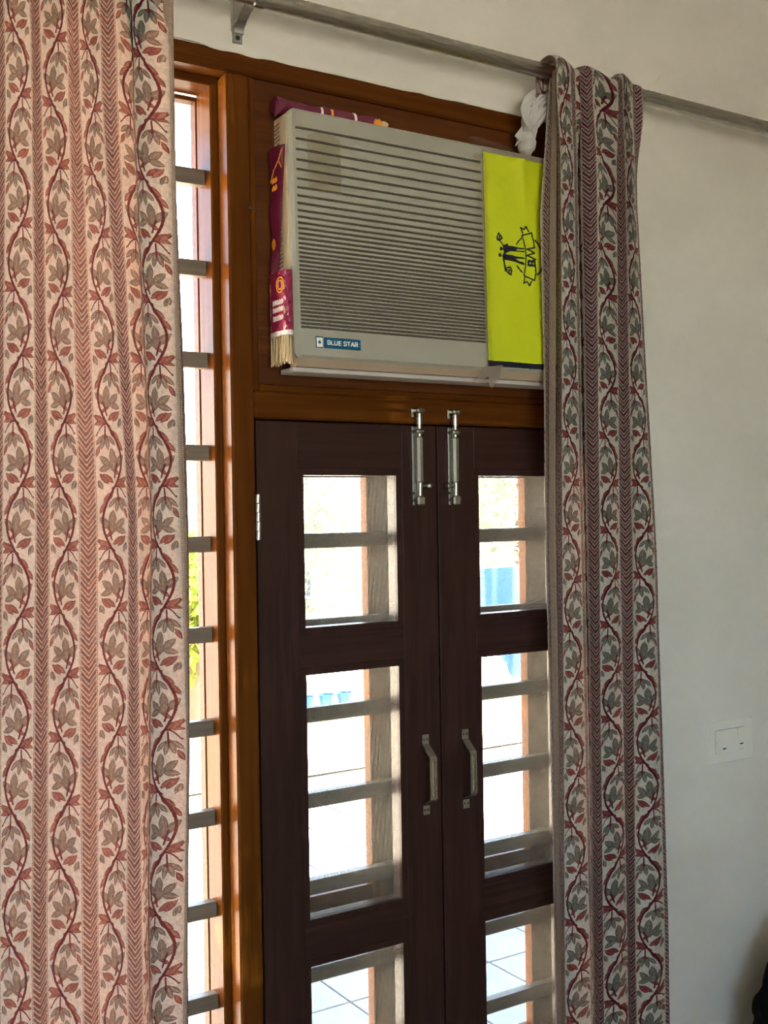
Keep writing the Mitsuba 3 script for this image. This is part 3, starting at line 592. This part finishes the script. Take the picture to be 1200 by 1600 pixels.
# ------------------------------------------------------------------ curtains
from scipy.interpolate import PchipInterpolator
ZS = np.array([2.75, 2.4, 2.1, 1.8, 1.5, 1.2, .9, .6])
def smooth_np(t):
    t = np.clip(t, 0, 1); return t*t*(3-2*t)
def curtain_mesh(ctrl, zk, nu, ztop, zbot, nv, wob=.004, seed=0, edge=None):
    us = np.array([c[0] for c in ctrl]); ys = np.array([c[1] for c in ctrl]); X = np.array([c[2] for c in ctrl])
    u = np.linspace(us[0], us[-1], nu)
    # rows below the header, then over the rod and down behind it
    z = np.concatenate([np.linspace(zbot, ztop, nv)])
    yf = PchipInterpolator(us, ys)(u)
    xk = np.stack([PchipInterpolator(us, X[:, k])(u) for k in range(X.shape[1])], 1)   # (nu, nk)
    o = np.argsort(zk); zz = np.array(zk)[o]
    xg = np.stack([np.interp(z, zz, row[o]) for row in xk], 0)
    # a little extrapolated drift outside the known rows
    yg = np.repeat(yf[:, None], len(z), 1)
    d = meshkit.fbm(np.stack([np.repeat(u[:, None], len(z), 1)*14, np.repeat(z[None], nu, 0)*1.6, np.full((nu, len(z)), seed)], -1), 3)-.5
    yg = yg+d*wob*2*np.clip((2.7-z)/.4, .15, 1)
    k_ = smooth_np((z-2.50)/.14)[None]
    yg = yg*(1-k_)+np.minimum(RY-.0180+.75*np.minimum(yg-(RY-.0180), 0), RY-.0180)*k_
    if edge is not None:
        ex = np.interp(z, ZS[::-1], np.array(edge)[::-1]); s = np.clip((u-us[-2])/(us[-1]-us[-2]), 0, 1)[:, None]
        xg = xg+s*(ex[None]-xg[-1:])
    zg = np.repeat(z[None], nu, 0)
    # header: over the rod
    front = yg[:, -1:]
    ang = np.linspace(0, np.pi, 13)[1:]
    r = np.full((nu, 1), .0175)
    cy = RY
    hy = cy-(np.cos(ang)[None])*np.maximum(r, 0)-(np.maximum(cy-r-front, 0))*(0.5+0.5*np.cos(ang)[None])
    hz = RZ+np.sin(ang)[None]*(r+.000+.25*np.clip(RY-.018-front, 0, .02)) + (ztop-RZ)
    hx = np.repeat(xg[:, -1:], len(ang), 1)
    bz = np.linspace(RZ-.002, 2.60, 6)[1:]
    by = np.repeat(hy[:, -1:], 5, 1)+.000; bzg = np.repeat(bz[None], nu, 0); bxg = np.repeat(xg[:, -1:], 5, 1)
    Xa = np.hstack([xg, hx, bxg]); Ya = np.hstack([yg, hy, by]); Za = np.hstack([zg, hz, bzg])
    seg = np.zeros_like(Xa); dl = np.hypot(np.diff(Ya, axis=1), np.diff(Za, axis=1)); seg[:, 1:] = np.cumsum(dl, axis=1)
    nvv = Xa.shape[1]
    vert = np.stack([Xa, Ya, Za], -1).reshape(-1, 3)
    uv = np.stack([np.repeat(u[:, None], nvv, 1), seg+zbot], -1).reshape(-1, 2)
    return (vert, grid_faces(nu, nvv)), uv
def strip_mesh(e0, e1, y0, y1, u0, u1, n=7, ztop=2.672, zbot=.06, nv=80, bulge=.006):
    z = np.linspace(zbot, ztop, nv); a = np.interp(z, ZS[::-1], np.array(e0)[::-1]); b = np.interp(z, ZS[::-1], np.array(e1)[::-1])
    t = np.linspace(0, 1, n)[:, None]
    X = a[None]*(1-t)+b[None]*t; Y = y0*(1-t)+y1*t-bulge*np.sin(np.pi*t)+0*X; Z = np.repeat(z[None], n, 0)
    vert = np.stack([X, Y, Z], -1).reshape(-1, 3)
    uv = np.stack([np.repeat(u0+(u1-u0)*t, nv, 1), Z], -1).reshape(-1, 2)
    return (vert, grid_faces(n, nv)), uv
def cloth_part(name, mu, mat, t, **kw):
    (v, f), uv = mu
    return add(name, trimesh.Trimesh(v, f, process=False), mat, t, smooth=True, uv=uv, **kw)
Lend = [0.6327, 0.6325, 0.6344, 0.6381, 0.642, 0.6316, 0.6237, 0.6237]; Lhem = [0.6469, 0.6462, 0.6472, 0.6532, 0.6521, 0.6444, 0.6399, 0.6399]; Lback = [0.6602, 0.6615, 0.6707, 0.6751, 0.6713, 0.663, 0.6592, 0.6592]
LCTRL = [(-.40, -.105, [.135, .12, .10]), (-.345, -.135, [.160, .145, .125]), (-.29, -.10, [.197, .18, .16]), (-.225, -.135, [.240, .225, .205]),
    (-0.167, -0.12, [0.2851, 0.2723, 0.2569]), (-0.109, -0.11, [0.3268, 0.3145, 0.3025]), (-0.075, -0.13, [0.3416, 0.3309, 0.3189]), (-0.017, -0.1, [0.3857, 0.3736, 0.3586]), (0.017, -0.115, [0.3976, 0.3838, 0.3704]),
    (0.075, -0.125, [0.4299, 0.4255, 0.4101]), (0.109, -0.105, [0.4497, 0.4515, 0.4384]), (0.167, -0.125, [0.4819, 0.4866, 0.4814]), (0.201, -0.11, [0.5041, 0.5183, 0.5101]), (0.259, -0.125, [0.5301, 0.5588, 0.5467]),
    (0.293, -0.14, [0.5486, 0.5679, 0.5653]), (0.322, -0.118, [0.5786, 0.5958, 0.5816]), (0.354, -0.092, [0.5891, 0.6066, 0.5919]), (0.387, -0.12, [0.5803, 0.5977, 0.5828]), (0.443, -0.128, [0.6293, 0.6356, 0.6338])]
CL = thing('curtain', 'left curtain with maroon chevron and leaf stripes, glowing pink from the daylight behind it', 'curtain')
cloth_part('cloth', curtain_mesh(LCTRL, (2.45, 1.85, 1.25), 300, 2.676, .06, 130, seed=2, edge=Lend), 'curtain_cloth', CL)
cloth_part('hem', strip_mesh(np.array(Lend)-.006, Lhem, -.122, -.112, 0, .012), 'hem_cloth', CL, label='ribbed brown hem strip')
cloth_part('return_edge', strip_mesh(np.array(Lhem)-.004, Lback, -.108, -.070, .06, .10), 'curtain_cloth', CL, label='dark turned-back edge of the cloth')
cloth_part('return_lining', strip_mesh(np.array(Lhem)-.012, np.array(Lback)-.006, -.106, -.064, 0, .03), 'hem_cloth', CL)
# folded-over header corner behind the cloth, blocking the light in a wedge
def wedge(off):
    pts = np.array([(.545, 2.66), (.636, 2.66), (.636, 2.640), (.618, 2.600), (.597, 2.560), (.587, 2.515), (.578, 2.520), (.566, 2.58)])
    m = trimesh.creation.extrude_polygon(Polygon(pts), .0012, engine='earcut').subdivide_to_size(.02)
    m = xz(m, 0); v = np.array(m.vertices)
    v[:, 1] += np.interp(v[:, 0], [c[2][0] for c in LCTRL], [c[1] for c in LCTRL])+off; m.vertices = v; return m
add('header_fold', cat_([wedge(.006), wedge(.009), wedge(.012)]), 'hem_cloth', CL, label='folded header corner')
Rback = [1.4237, 1.3863, 1.3892, 1.386, 1.3901, 1.3927, 1.3926, 1.3927]; Rhem0 = [1.4128, 1.3961, 1.3886, 1.3817, 1.3835, 1.3852, 1.3837, 1.3836]; Rhem1 = [1.4125, 1.4038, 1.3955, 1.3885, 1.3909, 1.3918, 1.3883, 1.3881]
RCTRL = [(-0.017, -0.105, [1.4089, 1.3892, 1.3914]), (0.017, -0.128, [1.3964, 1.3866, 1.3761]), (0.046, -0.135, [1.4074, 1.4035, 1.3994]), (0.075, -0.12, [1.4367, 1.4405, 1.4445]), (0.109, -0.1, [1.4614, 1.4653, 1.4677]), (0.138, -0.068, [1.4957, 1.4995, 1.4989]), (0.167, -0.096, [1.4765, 1.4788, 1.475]), (0.201, -0.122, [1.4915, 1.4844, 1.477]), (0.23, -0.118, [1.5102, 1.5173, 1.5184]), (0.259, -0.088, [1.5761, 1.5681, 1.5732]), (0.293, -0.112, [1.5768, 1.5808, 1.5706]), (0.308, -0.12, [1.5757, 1.583, 1.5793]), (0.33, -0.132, [1.5742, 1.6009, 1.6031]), (0.351, -0.11, [1.6038, 1.6404, 1.6496]), (0.385, -0.075, [1.6435, 1.6817, 1.6976])]
CR = thing('curtain', 'right curtain with maroon chevron and grey leaf stripes, drawn aside against the plain wall', 'curtain')
cloth_part('cloth', curtain_mesh(RCTRL, (2.45, 1.75, 1.02), 300, 2.676, .06, 130, seed=5), 'curtain_cloth', CR)
cloth_part('hem', strip_mesh(Rhem0, Rhem1, -.095, -.106, 0, .012), 'hem_cloth', CR, label='ribbed tan hem strip')
cloth_part('return_edge', strip_mesh(Rback, np.array(Rhem0)+.002, -.079, -.092, -.020, .012), 'curtain_cloth', CR, label='edge of the cloth turned back beside the hem')

# ------------------------------------------------------------------ switch plate
SP = thing('switch_plate', 'white switch plate with one wide and one narrow rocker, on the plain wall', 'light switch')
add('plate', slab(rr(1.897, 2.0455, 1.2825, 1.3735, .003).buffer(0), -.0085, 0, .0018), 'switch_white', SP)
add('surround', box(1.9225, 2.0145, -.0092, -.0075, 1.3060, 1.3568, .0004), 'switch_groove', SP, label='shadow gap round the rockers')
add('rocker', trimesh.Trimesh([(x, y, z) for x in (1.9240, 1.9905) for y, z in ((-.008, 1.3072), (-.0145, 1.3072), (-.0112, 1.3556), (-.008, 1.3556))], process=False).convex_hull, 'switch_white', SP, label='wide rocker')
add('rocker', trimesh.Trimesh([(x, y, z) for x in (1.9925, 2.0135) for y, z in ((-.008, 1.3072), (-.0095, 1.3072), (-.0135, 1.3556), (-.008, 1.3556))], process=False).convex_hull, 'switch_white', SP, label='narrow rocker')
add('indicator', box(1.9405, 1.9500, -.0150, -.0125, 1.3142, 1.3170), 'dark_metal', SP)
add('indicator', box(2.0005, 2.0105, -.0112, -.0090, 1.3180, 1.3210), 'dark_metal', SP)

# ------------------------------------------------------------------ black bag on a side table
ST = thing('side_table', 'small wooden side table by the wall, under the black bag', 'table')
add('table_top', box(1.86, 2.36, -.40, -.02, .42, .45, .004), 'table_wood', ST)
for x in (1.89, 2.33):
    for y in (-.37, -.05): add('leg', box(x-.02, x+.02, y-.02, y+.02, 0, .42, .003), 'table_wood', ST)
BK = thing('backpack', 'black bag at the right edge of the photograph, standing against the wall', 'bag')
bp_ = manifold(blob((2.088, -.165, .690), (.190, .125, .275), 4.0, amp=.012, f=16))
add('body', tri(bp_.trim_by_plane((0, 0, 1), .4505)), 'bag_black', BK, smooth=50)
add('side_pocket', blob((1.930, -.165, .785), (.026, .07, .05), 9.0, amp=.004, f=20), 'bag_black', BK, smooth=50)

# ------------------------------------------------------------------ outside: terrace, parapet, cloth on a line, trees, houses
ZF = -.40
scene['terrace_tile'] = two(P(base_color=proc(lambda p, n, uv: mix((0.17, 0.20, 0.22), (0.23, 0.26, 0.28), fbm(p.x*5, p.y*5, 1.0, 4))), roughness=0.6))
scene['grout'] = two({'type': 'diffuse', 'reflectance': {'type': 'rgb', 'value': [0.36, 0.38, 0.38]}})
scene['cream_paint'] = two({'type': 'diffuse', 'reflectance': proc(lambda p, n, uv: mix((0.68, 0.58, 0.38), (0.76, 0.66, 0.46), fbm(p.x*2, p.y*2, p.z*2, 3)))})
scene['white_paint'] = two({'type': 'diffuse', 'reflectance': {'type': 'rgb', 'value': [0.80, 0.79, 0.75]}})
scene['window_dark'] = two(P(base_color=(0.10, 0.11, 0.12), roughness=0.2))
scene['leaf_green'] = {'type': 'principledthin', 'base_color': proc(lambda p, n, uv: mix((0.28, 0.29, 0.19), (0.46, 0.47, 0.36), noise(p.x*6, p.y*6, p.z*6))), 'diff_trans': 0.8, 'roughness': 0.6}
scene['bush_green'] = {'type': 'principledthin', 'base_color': proc(lambda p, n, uv: mix((0.16, 0.20, 0.03), (0.30, 0.34, 0.07), noise(p.x*6, p.y*6, p.z*6))), 'diff_trans': 0.8, 'roughness': 0.6}
scene['bark'] = two(P(base_color=(0.16, 0.11, 0.07), roughness=0.9))
scene['blue_cloth'] = {'type': 'principledthin', 'base_color': proc(lambda p, n, uv: mix((0.09, 0.22, 0.40), (0.26, 0.40, 0.58), smoothstep(0.3, 0.7, noise(p.x*26, p.z*2, 4.0)))), 'diff_trans': 0.4, 'roughness': 0.9}
scene['plant_blue'] = two(P(base_color=(0.03, 0.13, 0.38), roughness=0.4))
struct('trim_2', box(-14, 22, .60+WT-.6, 30, ZF-.3, ZF-.02), 'grout', 'terrace slab outside the window')
TP = numbered('terrace_floor'); labels[TP] = {'kind': 'structure', 'label': 'grey-blue tiled terrace outside the window'}
tile = ply(box(-.194, .194, -.194, .194, -.02, 0, .003), 'terrace_tile')
for i in range(14):
    for j in range(15):
        k = numbered(TP+'__tile'); scene[k] = {**tile, 'to_world': T().translate([1.2+.4*i, .55+.4*j, ZF+float(rng.uniform(-.0008, .0008))])}
struct('wall_house', cat_([box(XL-.2, FX0-.6, WT, WT+.02, ZF, H+.3), ]), 'outer_paint')
struct('wall_bounce', box(-2.6, -2.4, WT, 6.7, ZF, 2.9), 'white_paint', 'white wall added out of view to bounce sun onto the window post')  # added reflector, unseen: sunlit white facing the window post
struct('wall_shade', box(4.6, 4.8, WT, 3.1, ZF, 3.4), 'white_paint', 'white wall added out of view on the right to shade the terrace')  # added sun blocker, unseen, keeps the near terrace in shade
struct('wall_shade_upper', box(-3, 9, WT-.2, WT, H+.2, 4.2), 'outer_paint', 'upper wall of the house, added out of view to shade the terrace')  # extra height added above the roof to throw shade on the terrace
struct('sunshade', box(-.2, 2.1, WT, WT+.55, 2.74, 2.82, .005), 'white_paint', 'concrete sunshade over the window outside')
PW = add('parapet_wall', cat_([box(-10, 16, 6.75, 6.95, ZF, ZF+.48), box(-10, 16, 6.70, 7.0, ZF+.48, ZF+.53, .01)]), 'cream_paint', None, label='low cream parapet wall at the far edge of the terrace', cat='wall')
# clothes line with a blue cloth
CLN = thing('clothes_line', 'thin clothes line stretched between two posts on the terrace', 'clothes line')
for x in (2.66, 4.3): add('post', tube([(x, 2.0, ZF), (x, 2.0, 1.66)], .02, 12), 'steel', CLN, smooth=40)
add('line', tube([(2.66, 2.0, 1.615), (3.4, 2.0, 1.605), (4.3, 2.0, 1.62)], .003, 6), 'white_paint', CLN)
gx, gz = np.meshgrid(np.linspace(2.74, 3.45, 70), np.linspace(0.004, 1, 40), indexing='ij')
bot = np.interp(gx, [2.74, 2.86, 3.0, 3.45], [1.33, 1.27, 1.125, 1.15]); Zc = 1.607*(1-gz)+bot*gz
Yc = 2.0+.018*np.sin(gx*55+gz*1.5)*(.2+gz)-.006
m = trimesh.Trimesh(np.stack([gx, Yc, Zc], -1).reshape(-1, 3), grid_faces(70, 40), process=False)
add('hanging_cloth', m, 'blue_cloth', None, smooth=True, label='blue cloth hanging on the clothes line, seen through the right shutter', cat='cloth')
for i, x in enumerate((4.60, 4.80, 4.98)):
    z0 = ZF+.53
    pot = lathe([(0, 0), (.055, 0), (.075, .13), (.068, .13), (.05, .012), (0, .012)], 18); pot.apply_translation((x, 6.85, z0))
    add('flower_pot', pot, 'plant_blue', None, smooth=40, label=('leftmost', 'middle', 'rightmost')[i]+' of three small blue flower pots on the parapet wall', cat='flower pot', group='blue flower pots on the parapet')
def foliage(c, s, n, size, seed):
    r = np.random.default_rng(seed); d = r.normal(size=(n, 3)); d /= np.linalg.norm(d, axis=1, keepdims=True)
    p = c+d*s*(r.random((n, 1))**.4)
    a = r.normal(size=(n, 3)); a /= np.linalg.norm(a, axis=1, keepdims=True); b = np.cross(a, r.normal(size=(n, 3))); b /= np.linalg.norm(b, axis=1, keepdims=True)
    h = size*(.6+.8*r.random((n, 1)))
    V = np.stack([p-a*h, p+b*h*.4, p+a*h, p-b*h*.4], 1).reshape(-1, 3); i = np.arange(n)*4
    return trimesh.Trimesh(V, np.vstack([np.stack([i, i+1, i+2], 1), np.stack([i, i+2, i+3], 1)]), process=False)
def tree(label, x, y, zc, s, n, seed, size=.10, leaf='leaf_green'):
    t = thing('tree', label, 'tree', 'trees beyond the terrace')
    add('trunk', tube([(x, y, ZF-3), (x+.05, y, zc-.5*s[2]), (x, y, zc+.2*s[2])], [.14, .10, .05], 10), 'bark', t, smooth=40)
    add('foliage', foliage(np.array([x, y, zc]), np.array(s), n, size, seed), leaf, t, kind='stuff')
tree('low yellow-green bush seen between the bars of the side light', 4.05, 8.2, 1.0, (1.1, .8, .75), 3000, 1, .07, 'bush_green')
tree('tree seen through the upper pane of the left shutter', 7.7, 13.6, 1.9, (2.2, 2.0, 2.0), 4500, 2)
tree('tree seen through the upper pane of the right shutter', 13.2, 14.5, 2.2, (2.4, 2.0, 2.2), 4500, 3)
def house(label, x0, x1, y0, y1, h, mat, nx, nz):
    t = thing('house', label, 'building', 'far houses')
    add('walls', box(x0, x1, y0, y1, ZF-3, h), mat, t); add('roof', box(x0-.3, x1+.3, y0-.3, y1+.3, h, h+.2, .02), 'white_paint', t)
    for i in range(nx):
        for j in range(nz):
            cx = x0+(i+.5)*(x1-x0)/nx; cz = ZF-1.2+(j+.5)*3.0
            if cz+.7 > h: continue
            add('window', box(cx-.55, cx+.55, y0-.05, y0+.05, cz-.6, cz+.6), 'window_dark', t); add('sunshade', box(cx-.75, cx+.75, y0-.55, y0, cz+.75, cz+.85), 'white_paint', t)
house('far white house beyond the trees, left', 6.5, 13.5, 22, 30, 5.6, 'white_paint', 3, 2)
house('far cream house beyond the trees, right', 16.5, 26, 20, 29, 6.2, 'cream_paint', 4, 3)
